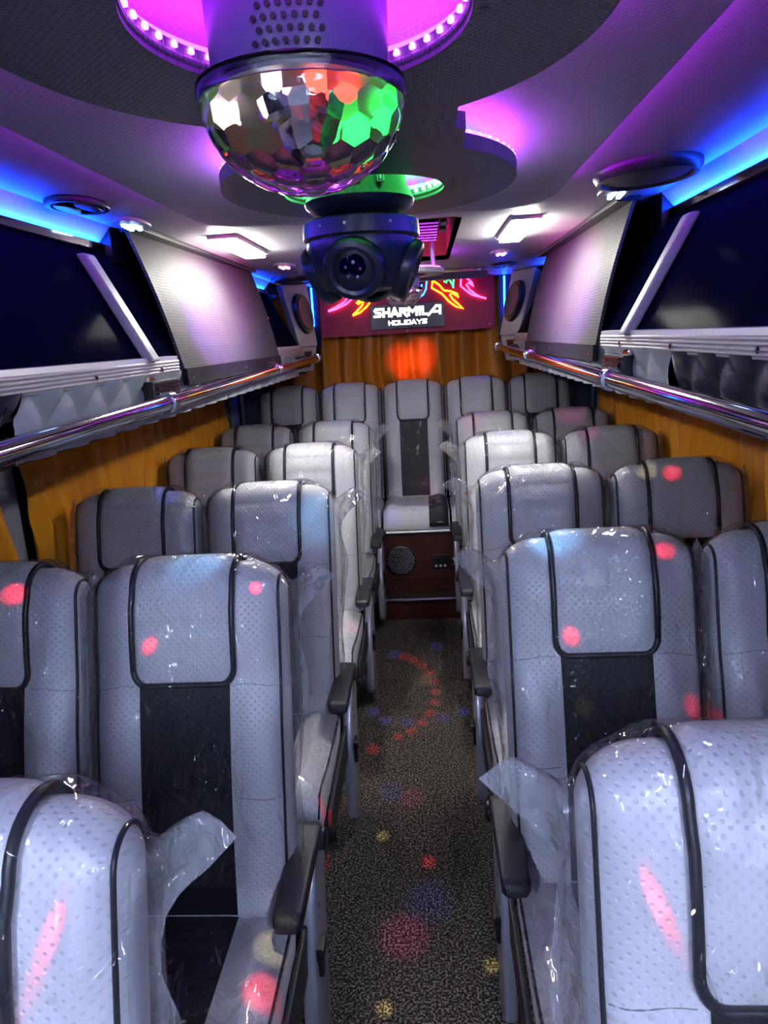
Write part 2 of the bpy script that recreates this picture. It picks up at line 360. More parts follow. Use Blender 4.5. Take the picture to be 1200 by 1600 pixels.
# ------------------------------------------------------------------ figure-eight lighting canopy
CZ = ZC + .268
def canopy():
    t = thing('lighting_canopy', 'dark figure-eight ceiling canopy with purple and green light wells', 'ceiling panel', (0, 0, CZ))
    a = (-.015, .70, .285, .33); b = (.0, 1.44, .268, .325)
    ha = (-.005, .70, .148, .165); hb = (-.012, 1.46, .150, .150); neck = .158
    ys = [a[1]-a[3]+1e-4 + i*(b[1]+b[3]-a[1]+a[3]-2e-4)/150 for i in range(151)]
    ym = (a[1]+a[3] + b[1]-b[3])/2
    def half(e, y): q = 1-((y-e[1])/e[3])**2; return e[2]*math.sqrt(q) if q > 0 else 0
    nL, nR = [], []
    for y in ys:
        ra, rb = half(a, y), half(b, y); cx = a[0] if y < ym else b[0]
        w = max(ra, rb)
        if a[1] < y < b[1]: w = max(w, neck)
        nR.append((cx+w, y)); nL.append((cx-w, y))
    # panel as strips around the two wells: polygon halves with cut-outs resolved per slice
    m = MB(); th = .022
    def slice_spans(y, i):
        L, Rr = nL[i][0], nR[i][0]; sp = [(L, Rr)]
        for h in (ha, hb):
            w = half(h, y)
            if w > 0: return [(L, h[0]-w), (h[0]+w, Rr)]
        c = (a[0] if y < ym else b[0]); return [(L, c), (c, Rr)]
    for side in (0, 1):
        k = len(m.v); vs = []; fs = []
        for i, y in enumerate(ys):
            p, q = slice_spans(y, i)[side]
            vs += [(p, y, 0), (q, y, 0), (q, y, th), (p, y, th)]
        for i in range(len(ys)-1):
            o = i*4
            for e in range(4): fs.append((o+e, o+(e+1) % 4, o+4+(e+1) % 4, o+4+e))
        fs.append((0, 3, 2, 1)); o = (len(ys)-1)*4; fs.append((o, o+1, o+2, o+3))
        m.add(vs, fs)
    m.build('panel', 'canopy_vinyl', t, smooth=40)
    # chrome-like well rims and LED strips on top of the panel edges
    for e, mt, dt, nm in ((ha, 'purple_well', 'magenta_dot', 'purple'), (hb, 'green_emit', 'green_dot', 'green')):
        pts = [(x, y, th*.4) for x, y in ellipse(e[0], e[1], e[2]+.0015, e[3]+.0015, 64)]
        MB().tube(pts, .0045, 8, closed=True).build('well_rim', 'canopy_vinyl', t, smooth=180)
        o = MB().ring(ellipse(e[0], e[1], e[2]+.016, e[3]+.016, 64), ellipse(e[0], e[1], e[2]+.006, e[3]+.006, 64), th+.001, th+.007).build('led_strip', mt, t)
        n = 44
        for i in range(n):
            q = 2*PI*i/n; x, y = e[0]+(e[2]-.002)*math.cos(q), e[1]+(e[3]-.002)*math.sin(q)
            MB().lathe([(.0036, -.003), (.0036, 0), (.002, .003)], (x, y, th-.004), 6).build('led', dt, o)
    for e, rng in ((a, (.0, PI)), (b, (-1.05, PI+1.05))):
        pts = []
        for i in range(41):
            q = rng[0]+(rng[1]-rng[0])*i/40; pts.append((e[0]+(e[2]-.012)*math.cos(q), e[1]+(e[3]-.012)*math.sin(q), th+.005))
        o = MB().tube(pts, .004, 6).build('edge_strip', 'purple_emit', t)
        if e is b:
            for i in range(60):
                q = rng[0]+(rng[1]-rng[0])*i/59
                MB().lathe([(.003, -.002), (.003, .001), (.0015, .003)], (e[0]+(e[2]-.003)*math.cos(q), e[1]+(e[3]-.003)*math.sin(q), th+.003), 6).build('led', 'magenta_dot', o)
    for x, y in ((-.12, .45), (.12, .45), (-.10, 1.72), (.10, 1.72), (0, 1.07)):
        MB().lathe([(.012, th), (.012, CEIL-.034-CZ)], (x, y, 0), 12).build('hanger', 'aluminium', t)
    return t
canopy()
def small_canopy():
    t = thing('light_rosette', 'small oval dark canopy with purple glow above the far mirror lamp', 'ceiling panel', (0.01, 3.43, CZ))
    MB().ring(ellipse(0, 0, .18, .19), ellipse(0, 0, .10, .11), 0, .02).build('panel', 'canopy_vinyl', t)
    MB().ring(ellipse(0, 0, .165, .175), ellipse(0, 0, .155, .165), .021, .027).build('led_strip', 'purple_emit', t)
    for x in (-.13, .13): MB().lathe([(.01, .02), (.01, CEIL-CZ+.14)], (x, 0, 0), 10).build('hanger', 'aluminium', t)
small_canopy()

# ------------------------------------------------------------------ crystal disco lamp
def disco_lamp(name, label, leds, mount=.123):
    t = thing(name, label, 'disco light', (0, 0, 0))
    R = .086
    MB().lathe([(.074, 0.004), (.076, .03), (.078, .115), (.078, .125)], (0, 0, 0), 40).build('body', 'lamp_body_purple_glow', t, smooth=40)
    h = MB()
    for i in range(-3, 4):
        for j in range(8):
            q = -PI/2 + .02 + (i + (j % 2)*.5)*.105
            c = Vector((.0772*math.cos(q), .0772*math.sin(q), .016+j*.0085)); h.lathe([(.0025, 0), (.0025, .0012)], c, 8, (math.cos(q), math.sin(q), 0))
    h.build('sound_holes', 'black_plastic', t)
    for q in (-PI/2-.75, -PI/2+.78): MB().lathe([(.004, 0), (.004, .003)], (.078*math.cos(q), .078*math.sin(q), .09), 8, (math.cos(q), math.sin(q), 0)).build('screw', 'aluminium', t)
    MB().lathe([(.076, 0), (R+.004, 0), (R+.005, -.006), (R+.003, -.013), (R-.002, -.013), (R-.002, -.002)], (0, 0, .006), 48).build('rim', 'crystal', t, smooth=40)
    bm = bmesh.new(); bmesh.ops.create_icosphere(bm, subdivisions=3, radius=1)
    bm.verts.ensure_lookup_table(); m = MB()
    rot = Matrix.Rotation(.35, 3, 'X') @ Matrix.Rotation(.5, 3, 'Z')
    cen = {f.index: (rot @ f.calc_center_median()).normalized() for f in bm.faces}
    def squash(p):                           # hemisphere a little deeper than round, flat at the rim
        z = max(-p.z, 0); rr = math.hypot(p.x, p.y)
        k = 1/max(rr, 1e-6) if p.z > 0 else 1
        return Vector((p.x*k*R, p.y*k*R, -z*R*.84 - .006))
    for v in bm.verts:
        fs = list(v.link_faces); n = (rot @ v.co).normalized()
        if n.z > .30: continue
        u = n.orthogonal().normalized(); w_ = n.cross(u)
        fs.sort(key=lambda f: math.atan2(cen[f.index].dot(w_), cen[f.index].dot(u)))
        pts = [squash(cen[f.index]) for f in fs]
        if n.z > .12 and all(p.z > -.0065 for p in pts): continue
        ctr = sum(pts, Vector())/len(pts); nn = Vector((n.x, n.y, n.z)).normalized()
        k = len(pts); r1 = [ctr + (p-ctr)*.62 + nn*.0019 for p in pts]
        m.add(pts + r1 + [ctr + nn*.0026], [(i, (i+1) % k, k+(i+1) % k, k+i) for i in range(k)] + [(k+i, k+(i+1) % k, 2*k) for i in range(k)])
    bm.free()
    m.build('crystal_dome', 'crystal', t, smooth=180)
    # innards: dark plate with coloured lamps
    MB().lathe([(.018, .12), (.018, mount)], (0, 0, 0), 16).build('mount', 'lamp_body_purple_glow', t)
    pl = MB().lathe([(.078, 0), (.078, .003)], (0, 0, .0), 40).build('lamp_plate', 'aluminium', t)
    MB().lathe([(.030, 0), (.026, -.012), (.012, -.036), (.001, -.046)], (0, 0, 0), 10).build('mirror_cone', 'chrome', pl)
    for i, (x, y, mt) in enumerate(leds):
        MB().lathe([(.008, 0), (.008, -.006), (.005, -.010), (.001, -.012)], (x, y, 0), 12).build('lamp', mt, pl)
    return t
d1 = disco_lamp('disco_lamp', 'large clear faceted crystal disco dome hanging nearest the camera', ((-.014, -.05, 'led_white'), (.016, -.042, 'led_red'), (.034, -.02, 'led_red'), (.048, .03, 'led_green'), (.02, .052, 'led_green'), (-.05, .01, 'led_white'), (0, .036, 'led_red')))
d1.location = (-.006, .685, ZC+.206)
d2 = disco_lamp('disco_lamp', 'small far faceted mirror dome hanging above the glowing name sign', ((-.02, -.05, 'led_white'), (.03, -.04, 'magenta_dot'), (.0, .05, 'led_white'), (-.05, .0, 'led_white'), (.05, .02, 'led_white')), .29)
d2.location = (.0, 3.40, ZC+.206)

# ------------------------------------------------------------------ moving head light
def moving_head():
    cx, cy = -.02, 1.43
    t = thing('moving_head_light', 'black four-lens moving head stage light under the green-lit well', 'stage light', (cx, cy, ZC))
    top = CEIL-.034-ZC
    b = MB().lathe([(.080, top), (.088, .275), (.098, .252), (.102, .245), (.100, .238), (.078, .219), (.060, .216)], n=48).build('base', 'moving_body', t, smooth=35)
    MB().box((-.045, -.0985, .262), (.012, -.080, .284)).build('display_panel', 'black_gloss', b, bevel=.004)
    MB().box((-.036, -.1005, .266), (-.012, -.098, .279)).build('display', 'green_dot', b)
    m = MB()
    for x0, x1, z0, z1 in ((.040, .0415, .262, .280), (.0505, .052, .262, .280), (.040, .052, .2785, .280), (.040, .052, .262, .2635), (.0445, .0475, .266, .276)):
        m.box((x0, -.0915, z0), (x1, -.0835, z1))
    m.build('logo', 'aluminium', b)
    MB().lathe([(.060, .216), (.100, .213), (.108, .209), (.109, .182), (.104, .178)], n=48).build('collar', 'moving_body', t, smooth=35)
    for q in (-2.2, -1.75, -1.0, -.5): MB().lathe([(.003, 0), (.003, .002)], (.1085*math.cos(q), .1085*math.sin(q), .197), 8, (math.cos(q), math.sin(q), 0)).build('screw', 'aluminium', t)
    MB().lathe([(.102, .181), (.104, .165), (.098, .130), (.088, .100), (.078, .089), (.02, .087)], n=16, a0=PI/16).build('head', 'moving_body', t, smooth=28)
    for q in (-PI/2-.12, -.05, PI/2-.12, PI-.2):
        d = Vector((math.cos(q), math.sin(q), -.42)).normalized(); c = Vector((.072*math.cos(q), .072*math.sin(q), .128))
        k = MB().lathe([(.056, .0), (.056, .018), (.052, .026), (.043, .029), (.037, .026), (.034, .016)], c, 36, d).build('lens_ring', 'moving_body', t, smooth=35)
        MB().lathe([(.035, .010), (.033, .014), (.024, .020), (.012, .0235), (.001, .0245)], c, 28, d).build('lens', 'rack_glass', k, smooth=180)
        u = d.orthogonal().normalized(); v = d.cross(u)
        for i in range(5):
            p = c + d*.0245 + (u*math.cos(i*1.26)+v*math.sin(i*1.26))*.014
            MB().lathe([(.0038, -.004), (.003, .0), (.001, .001)], p, 8, d).build('emitter', ('chrome', 'aluminium')[i % 2], k)
moving_head()

# ------------------------------------------------------------------ ceiling lamps, vents and speakers
def tube_light(loc, label, rz, mt='tube_emit'):
    t = thing('ceiling_lamp', label, 'ceiling light', loc, rz, 'white ceiling lamps')
    h = MB().box((-.048, -.252, -.004), (.048, .252, 0)).box((-.048, -.252, -.013), (-.040, .252, -.004)).box((.040, -.252, -.013), (.048, .252, -.004)).box((-.040, -.252, -.013), (.040, -.243, -.004)).box((-.040, .243, -.013), (.040, .252, -.004))
    h.build('housing', 'white_plastic', t)
    MB().box((-.039, -.242, -.026), (.039, .242, -.0045)).build('diffuser', mt, t, bevel=.002)
tube_light((-.565, 2.74, CEIL), 'bright white rectangular ceiling lamp above the left silver flap', 0)
tube_light((.435, 2.77, CEIL), 'bright white rectangular ceiling lamp right of the stage light', 0)
for y, w_ in ((-.72, 'just behind the camera'), (-1.23, 'at the very front')):  # unseen fill lamps, added to brighten the seats from the front
    for x, d_ in ((-.60, 'left'), (.54, 'right')):
        tube_light((x, y, CEIL), 'added cool white fill lamp on the %s %s, out of view' % (d_, w_), 0, 'front_fill_emit')
def downlight(loc, label, dot, rz=0):
    t = thing('reading_lamp', label, 'reading light', loc, rz, 'oval reading lamps')
    MB().add(*(lambda m: (m.v, m.f))(MB().prism(ellipse(0, 0, .050, .10, 32), .010, (0, 0, -.010)))).build('bezel', 'white_plastic', t, bevel=.003)
    l = MB().prism(ellipse(0, 0, .030, .06, 24), .004, (0, 0, -.0135)).build('lens', 'crystal', t)
    for i in range(4):
        for s in (-1, 1):
            MB().lathe([(.0075, 0), (.0065, -.004), (.002, -.005)], (s*.012, -.039+.026*i, -.0135), 8).build('led', dot, l)
downlight((-.73, 2.15, CEIL), 'blue glowing reading lamp beside the round vent on the left', 'blue_dot', .1)
downlight((.635, 2.18, CEIL), 'blue glowing reading lamp behind the oval ceiling speaker', 'blue_dot', -.1)
downlight((-.555, 3.54, CEIL), 'pink glowing reading lamp on the left of the ceiling', 'pink_dot')
downlight((.46, 3.57, CEIL), 'pink glowing reading lamp on the right of the ceiling', 'pink_dot')
def round_vent(loc, label, rx, ry):
    t = thing('ceiling_vent', label, 'air vent', loc)
    MB().ring(ellipse(0, 0, rx, ry), ellipse(0, 0, rx*.8, ry*.8), -.014, 0).build('bezel', 'black_plastic', t, bevel=.003)
    MB().prism(ellipse(0, 0, rx*.8, ry*.8), .003, (0, 0, -.004)).build('backing', 'rubber', t)
    for s in (-1, 1):
        MB().prism(ellipse(s*rx*.38, 0, rx*.30, ry*.62, 20), .012, (0, 0, -.016)).build('nozzle', 'black_gloss', t, bevel=.003)
round_vent((-.735, 1.83, CEIL), 'black round air vent on the blue-lit left ceiling', .068, .10)
round_vent((.545, 4.25, CEIL), 'small black air vent on the ceiling near the right pillar', .07, .11)
def oval_speaker(loc, label, rx, ry, rz):
    t = thing('ceiling_speaker', label, 'speaker', loc, rz)
    MB().lathe([(1.0, 0), (1.0, -.5), (.93, -1), (.86, -1), (.84, -.75)], n=48).build('surround', 'black_plastic', t, smooth=40).scale = (rx, ry, .028)
    MB().lathe([(.86, -.72), (.7, -.95), (.4, -1.1), (.1, -1.15)], n=48).build('grille', 'speaker_grille', t, smooth=60).scale = (rx, ry, .026)
oval_speaker((.635, 1.90, CEIL), 'large oval black ceiling speaker beside the blue right cove', .115, .15, .25)
oval_speaker((-.65, 4.28, CEIL), 'dark oval ceiling speaker above the left white pillar', .12, .15, 0)
def speaker_bar():
    t = thing('speaker_bar', 'dark perforated bar hanging under the ceiling above the sign', 'speaker')
    t.location = (.18, 4.45, CEIL)
    MB().box((-.29, -.03, -.050), (.29, .03, -.012)).build('bar', 'speaker_grille', t, bevel=.004)
    for x in (-.24, .24): MB().box((x-.012, -.012, -.013), (x+.012, .012, 0)).build('hanger', 'aluminium', t)
speaker_bar()

# ------------------------------------------------------------------ overhead racks
def rack(sg, xb, xt, side):
    """sg -1 left, +1 right; xb = |x| at the trim, xt = |x| at the cove lip"""
    t = thing('overhead_rack', 'overhead rack along the %s wall with quilted lower edge and dark glass' % side, 'luggage rack', (0, 0, 0))
    X = lambda a: sg*a
    zt, zb = ZC-.018, ZC-.068
    yf = 2.20 if sg < 0 else 2.27; yg = 3.69 if sg < 0 else 3.83
    # quilted panel
    ysplit = 1.30 if sg < 0 else 1.66
    def quilt(ya, yb, mt, nm):
        n = int((yb-ya)/.011)
        def fn(u, v):
            y = ya+(yb-ya)*u; z = zb+.006-(.135)*v
            if nm == 'quilt_dark': y -= .05*math.sin(v*2.2) if u > .5/n and u > .98 else 0
            a = abs(math.sin(PI*(y/.15+v*.9))); b = abs(math.sin(PI*(y/.15-v*.9)))
            return (X(xb+.012+.035*v - .024*(a*b)**.5), y, z)
        m = MB().grid(fn, n, 12)
        o = m.build(nm, mt, t, smooth=180); return o
    quilt(ysplit, 4.42, 'quilt_white', 'quilted_panel'); quilt(-.6, ysplit, 'quilt_black', 'quilt_dark')
    MB().box((X(xb+.055), -.6, zb-.135), (X(1.19), 4.9, zb-.12)).build('rack_floor', 'hull', t)
    # ribbed aluminium trims
    for ya, yb in ((-.6, yf-.005), (yg+.01, 4.42)):
        m = MB(); prof = [(.03, zt+.002), (0, zt)]
        for i in range(4): z = zt-.016-i*.0085; prof += [(-.001, z+.004), (-.004, z+.002), (-.004, z-.002), (-.001, z-.004)]
        prof += [(0, zb), (.03, zb-.002)]
        k = len(prof); m.add([(X(xb+a), ya, z) for a, z in prof]+[(X(xb+a), yb, z) for a, z in prof], [(i, (i+1) % k, k+(i+1) % k, k+i) for i in range(k)]+[tuple(range(k)), tuple(range(2*k-1, k-1, -1))])
        tr = m.build('trim', 'aluminium', t)
        y = ya+.12
        while y < yb:
            MB().lathe([(.007, 0), (.007, .003), (.004, .005)], (X(xb-.003), y, zt-.034), 10, (-sg, 0, 0)).build('screw', 'chrome', tr); y += .42
    # dark glass
    def slab(y0, y1, mt, nm, off=0., th=.012, x0=None, x1=None, z0=None, z1=None, bev=0):
        a, b = x0 if x0 is not None else xb+.012, x1 if x1 is not None else xt; c, d = z0 if z0 is not None else zt-.01, z1 if z1 is not None else ZC+.30
        P = [(X(a-off), c), (X(b-off), d), (X(b-off+th), d), (X(a-off+th), c)]
        return MB().prism(P, -(y1-y0), (0, y0, 0), (1, 0, 0), (0, 0, 1)).build(nm, mt, t, bevel=bev) if True else None
    for ya, yb in ((-.6, .62), (.625, 1.93), (1.935, 4.45)): slab(ya, yb, 'rack_glass', 'glass_pane')
    slab(1.955, 2.015, 'bar_vinyl', 'padded_bar', .03, .03, x1=xt-.025, z1=ZC+.262, bev=.008)
    slab(.55, .61, 'bar_vinyl', 'padded_bar', .03, .03, x1=xt-.025, z1=ZC+.262, bev=.008)
    # cove: chrome lip, slanted fascia and blue strip
    cy1 = 2.19 if sg < 0 else 2.26
    for ya, yb in ((-.6, cy1), (yg+.02, 4.42)):
        MB().box((X(xt-.012), ya, ZC+.288), (X(xt+.02), yb, ZC+.30)).build('cove_lip', 'chrome', t, bevel=.003)
        MB().box((X(xt-.020), ya, ZC+.288), (X(xt-.0125), yb, ZC+.310)).build('cove_upstand', 'chrome', t, bevel=.002)
        zc = CEIL
        MB().prism([(X(xt+.02), ZC+.298), (X(xt+.028), ZC+.298), (X(xt-.025), zc+.012), (X(xt-.045), zc+.012)], -(yb-ya), (0, ya, 0), (1, 0, 0), (0, 0, 1)).build('cove_fascia', 'white_plastic', t)
        MB().box((X(xt-.008), ya+.01, ZC+.3005), (X(xt+.004), yb-.01, ZC+.3055)).build('blue_strip', 'blue_emit', t)
    # black filler above glass beyond the cove
    MB().box((X(xt-.03), cy1+.002, ZC+.26), (X(xt+.02), yg+.018, CEIL)).build('header', 'black_plastic', t)
    MB().box((X(xt+.03), -.6, ZC+.29), (X(1.19), 4.9, ZC+.31)).build('rack_roof', 'hull', t)
    # louvred air vents
    for yv in ((2.02, 3.45, 4.36) if sg < 0 else (2.04, 3.55, 4.36)):
        x = xb-.022
        f = MB().box((X(x), yv-.10, ZC-.150), (X(x+.05), yv+.10, ZC-.080)).build('air_vent', 'black_plastic', t, bevel=.004)
        for i in range(5):
            z = ZC-.140+i*.0125
            MB().box((X(x-.008), yv-.085, z-.002), (X(x+.006), yv+.085, z+.004)).build('louvre', 'black_gloss', f)
    return t
rack(-1, .66, .845, 'left'); rack(1, .62, .815, 'right')

def grab_rail(sg, x, side):
    t = thing('grab_rail', 'long chrome grab rail under the %s overhead rack' % side, 'handrail', (0, 0, 0))
    ye = 4.78 if sg < 0 else 4.95
    zz = lambda y: ZC-.165+.013*y
    MB().tube([(sg*x, -.6, zz(-.6)), (sg*x, 1.5, zz(1.5)), (sg*x, ye, zz(ye))], .022, 20).build('tube', 'chrome', t, smooth=60)
    MB().lathe([(.022, -.01), (.027, -.006), (.027, .016), (.018, .022)], (sg*x, ye, zz(ye)), 20, (0, 1, 0)).build('end_cap', 'white_plastic', t, smooth=40)
    for y in (.55, 1.955, 3.45, ye-.05):
        b = MB().lathe([(.0225, -.020), (.029, -.019), (.031, -.012), (.029, -.006), (.029, .006), (.031, .012), (.029, .019), (.0225, .020)], (sg*x, y, zz(y)), 24, (0, 1, 0)).build('clamp', 'chrome', t, smooth=35)
        MB().tube([(sg*(x+.01), y, zz(y)+.012), (sg*(x+.03), y+.02, zz(y)+.028), (sg*(x+.062), y+.03, zz(y)+.045)], [.010, .009, .009], 10).build('bracket', 'chrome', b, smooth=60)
        MB().box((sg*(x+.042), y-.012, zz(y)+.005), (sg*(x+.060), y+.05, zz(y)+.075)).build('foot_plate', 'chrome', b, bevel=.006)
grab_rail(-1, .618, 'left'); grab_rail(1, .572, 'right')

def flap(sg, ya, yb, xb, xtn, xtf, side):
    t = thing('rack_flap', 'silver woven flap closing the %s overhead rack' % side, 'rack cover', (0, 0, 0))
    z0, z1 = ZC-.072, ZC+.352
    def pt(u, v, o=0.):
        y = ya+(yb-ya)*u; xtop = xtn+(xtf-xtn)*u; x = xb-.012+(xtop-xb+.012)*v - .009*math.sin(PI*v) - o
        return (sg*x, y, z0+(z1-z0)*v)
    L = yb-ya; H = .40
    m = MB().grid(lambda u, v: pt(u, v, .004), 40, 24, lambda u, v: (u*L, v*H)); m2 = MB().grid(lambda u, v: pt(u, v, -.006), 40, 24, lambda u, v: (u*L, v*H))
    k = len(m.v); m.add(m2.v, [f[::-1] for f in m2.f]); m.uv.update({i+k: q for i, q in m2.uv.items()})
    def rim(idx): 
        for a, b in zip(idx[:-1], idx[1:]): m.f.append((a, b, b+k, a+k))
    W = 41; rim([i for i in range(W)]); rim([24*W+i for i in range(W)]); rim([j*W for j in range(25)]); rim([j*W+40 for j in range(25)])
    m.build('cover', 'flap_silver', t, smooth=50)
    b = MB()
    for o, r in ((.007, False), (.0, True)):
        pass
    g = MB().grid(lambda u, v: (sg*(xb-.020-.002*(1-v)), ya-.002+(L+.004)*u, z0-.035+.05*v), 20, 3); g2 = MB().grid(lambda u, v: (sg*(xb-.004), ya-.002+(L+.004)*u, z0-.035+.05*v), 20, 3)
    k = len(g.v); g.add(g2.v, [f[::-1] for f in g2.f])
    W = 21
    for idx in ([i for i in range(W)], [3*W+i for i in range(W)], [j*W for j in range(4)], [j*W+20 for j in range(4)]):
        for a, c in zip(idx[:-1], idx[1:]): g.f.append((a, c, c+k, a+k))
    bo = g.build('border', 'flap_border', t)
    for u in (.03, .5, .97): MB().lathe([(.006, 0), (.006, .002), (.003, .004)], (sg*(xb-.021), ya+L*u, z0-.012), 10, (-sg, 0, 0)).build('stud', 'chrome', bo)
    MB().box((sg*(xtn-.05), ya, CEIL-.014), (sg*(xtn+.02), yb, CEIL)).build('top_batten', 'black_plastic', t, bevel=.003)
    return t
flap(-1, 2.215, 3.69, .66, .775, .755, 'left'); flap(1, 2.285, 3.83, .62, .715, .715, 'right')

def pillar(sg, q, side):
    t = thing('speaker_pillar', 'white slanted pillar with an oval speaker in the %s rear corner' % side, 'pillar', (0, 0, 0))
    z0, z1 = ZC-.03, CEIL
    (xo0, xi0), (xo1, xi1), ya, yb = q                       # |x| outer/inner at the bottom, then at the top
    A, B, D_, E_ = Vector((sg*xo0, ya, z0)), Vector((sg*xi0, yb, z0)), Vector((sg*xi1, yb, z1)), Vector((sg*xo1, ya, z1))
    up = ((E_-A)+(D_-B)).normalized(); al = ((B-A)+(D_-E_)).normalized(); n = al.cross(up).normalized()
    if n.y > 0: n = -n
    bk = -n*.06 + Vector((0, .10, 0)); F = [A, B, D_, E_]
    MB().add(F + [p+bk for p in F], [(0, 1, 2, 3), (7, 6, 5, 4), (0, 4, 5, 1), (1, 5, 6, 2), (2, 6, 7, 3), (3, 7, 4, 0)]).build('body', 'white_plastic', t, bevel=.014, seg=3, smooth=40)
    G = [A-n*.01, B-n*.01, B-n*.01+Vector((sg*.03, 0, -.15)), A-n*.01+Vector((sg*.03, 0, -.15))]
    MB().add(G + [p+bk for p in G], [(0, 1, 2, 3), (7, 6, 5, 4), (0, 4, 5, 1), (1, 5, 6, 2), (2, 6, 7, 3), (3, 7, 4, 0)]).build('lower_panel', 'quilt_white', t, bevel=.006)
    c0 = (G[0]+G[1]+G[2]+G[3])/4; I = [c0 + al*u*.05 + Vector((sg*.01, 0, -.05))*w + n*.004 for u, w in ((-1, -1), (1, -1), (1, 1), (-1, 1))]
    MB().add(I + [p-n*.01 for p in I], [(0, 1, 2, 3), (7, 6, 5, 4), (0, 4, 5, 1), (1, 5, 6, 2), (2, 6, 7, 3), (3, 7, 4, 0)]).build('dark_insert', 'black_plastic', t)
    c = (A+B+D_+E_)/4 + up*.005
    def oval(r0, r1, h0, h1, N=36):
        m = MB(); vs = []; prof = [(1, h0), (1, h0+(h1-h0)*.5), (.94, h1), (.86, h1), (.8, h1*.9)]
        for s, h in prof:
            for i in range(N):
                q_ = 2*PI*i/N; vs.append(c + n*h + al*(r0*s*math.cos(q_)) + up*(r1*s*math.sin(q_)))
        fs = [(j*N+i, j*N+(i+1) % N, (j+1)*N+(i+1) % N, (j+1)*N+i) for j in range(len(prof)-1) for i in range(N)]; fs.append(tuple(range(4*N, 5*N))); fs.append(tuple(range(N-1, -1, -1)))
        return m.add(vs, fs)
    s = oval(.094, .125, -.01, .030).build('speaker_surround', 'black_plastic', t, smooth=40)
    oval(.080, .108, .01, .036).build('speaker_grille', 'speaker_grille', s, smooth=50)
pillar(-1, ((.675, .600), (.765, .640), 4.50, 4.74), 'left'); pillar(1, ((.650, .560), (.76, .645), 4.50, 4.74), 'right')
for sg, x, sd in ((-1, .655, 'left'), (1, .625, 'right')):
    t = thing('corner_led_tube', 'thin blue glowing tube beside the %s edge of the red sign' % sd, 'light strip', (sg*x, 5.0, 0))
    MB().tube([(0, 0, ZC+.10), (0, 0, ZC+.35)], .005, 8).build('tube', 'blue_dot' if False else 'blue_emit', t)
    MB().box((-.04, .005, ZC-.05), (.04, .02, CEIL)).build('backing', 'black_plastic', t)
o = MB().lathe([(.006, 0), (.006, .004), (.003, .007)], (0, 0, 0), 10, (1, 0, 0)).build('indicator', 'red_dot'); o.location = (-.71, 3.78, ZC+.13)
tag(o, 'tiny red indicator light at the far edge of the left flap', 'indicator')

# ------------------------------------------------------------------ curtains
def curtain(name, label, fn, mt, nu, nv, group=None):
    m = MB().grid(lambda u, v: fn(u, v, 0), nu, nv); m2 = MB().grid(lambda u, v: fn(u, v, 1), nu, nv)
    k = len(m.v); m.add(m2.v, [f[::-1] for f in m2.f]); W = nu+1
    for idx in ([i for i in range(W)], [nv*W+i for i in range(W)], [j*W for j in range(nv+1)], [j*W+nu for j in range(nv+1)]):
        for a, c in zip(idx[:-1], idx[1:]): m.f.append((a, c, c+k, a+k))
    return tag(m.build(name, mt, smooth=180), label, 'curtain', group)
def folds(a, v, seed):
    w_ = a + .085*noise.noise(Vector((a*2.0, v*1.5, seed))) + .045*noise.noise(Vector((a*4.5, v*3.0, seed+5)))
    n1 = noise.noise(Vector((a*3.1, seed, v*1.1))); n2 = noise.noise(Vector((a*1.7, seed+9, v*1.6)))
    return (.021+.013*n1)*math.sin(w_*60+seed) + (.005+.006*n2)*math.sin(w_*131+seed*2+v*1.6) + .024*noise.noise(Vector((a*3.5, v*3.2, seed)))
def side_curtain(sg, ya, yb, seed, label):
    def fn(u, v, back):
        y = ya+(yb-ya)*u; z = 1.43-.80*v; x = 1.190+folds(y, v, seed)*(.9+.15*v)
        return (sg*(x + (.004 if back else 0)), y, z)
    curtain('window_curtain', label, fn, 'curtain_orange', int((yb-ya)*150), 20, 'orange side curtains')
side_curtain(-1, 2.19, 4.55, 1, 'long orange satin curtain hanging behind the left window seats')
side_curtain(-1, 1.35, 2.03, 4, 'short bunched orange curtain at the left edge of the picture')
side_curtain(1, 1.3, 4.75, 2, 'long orange satin curtain hanging behind the right window seats')
def fnr(u, v, back):
    x = -1.02+2.04*u; z = ZC+.34-1.25*v; y = 5.09+folds(x*.6, v, 3)*1.5
    return (x, y+(.004 if back else 0), z)
curtain('rear_curtain', 'brown-orange curtain across the rear window below the red sign', fnr, 'curtain_rear', 330, 24)

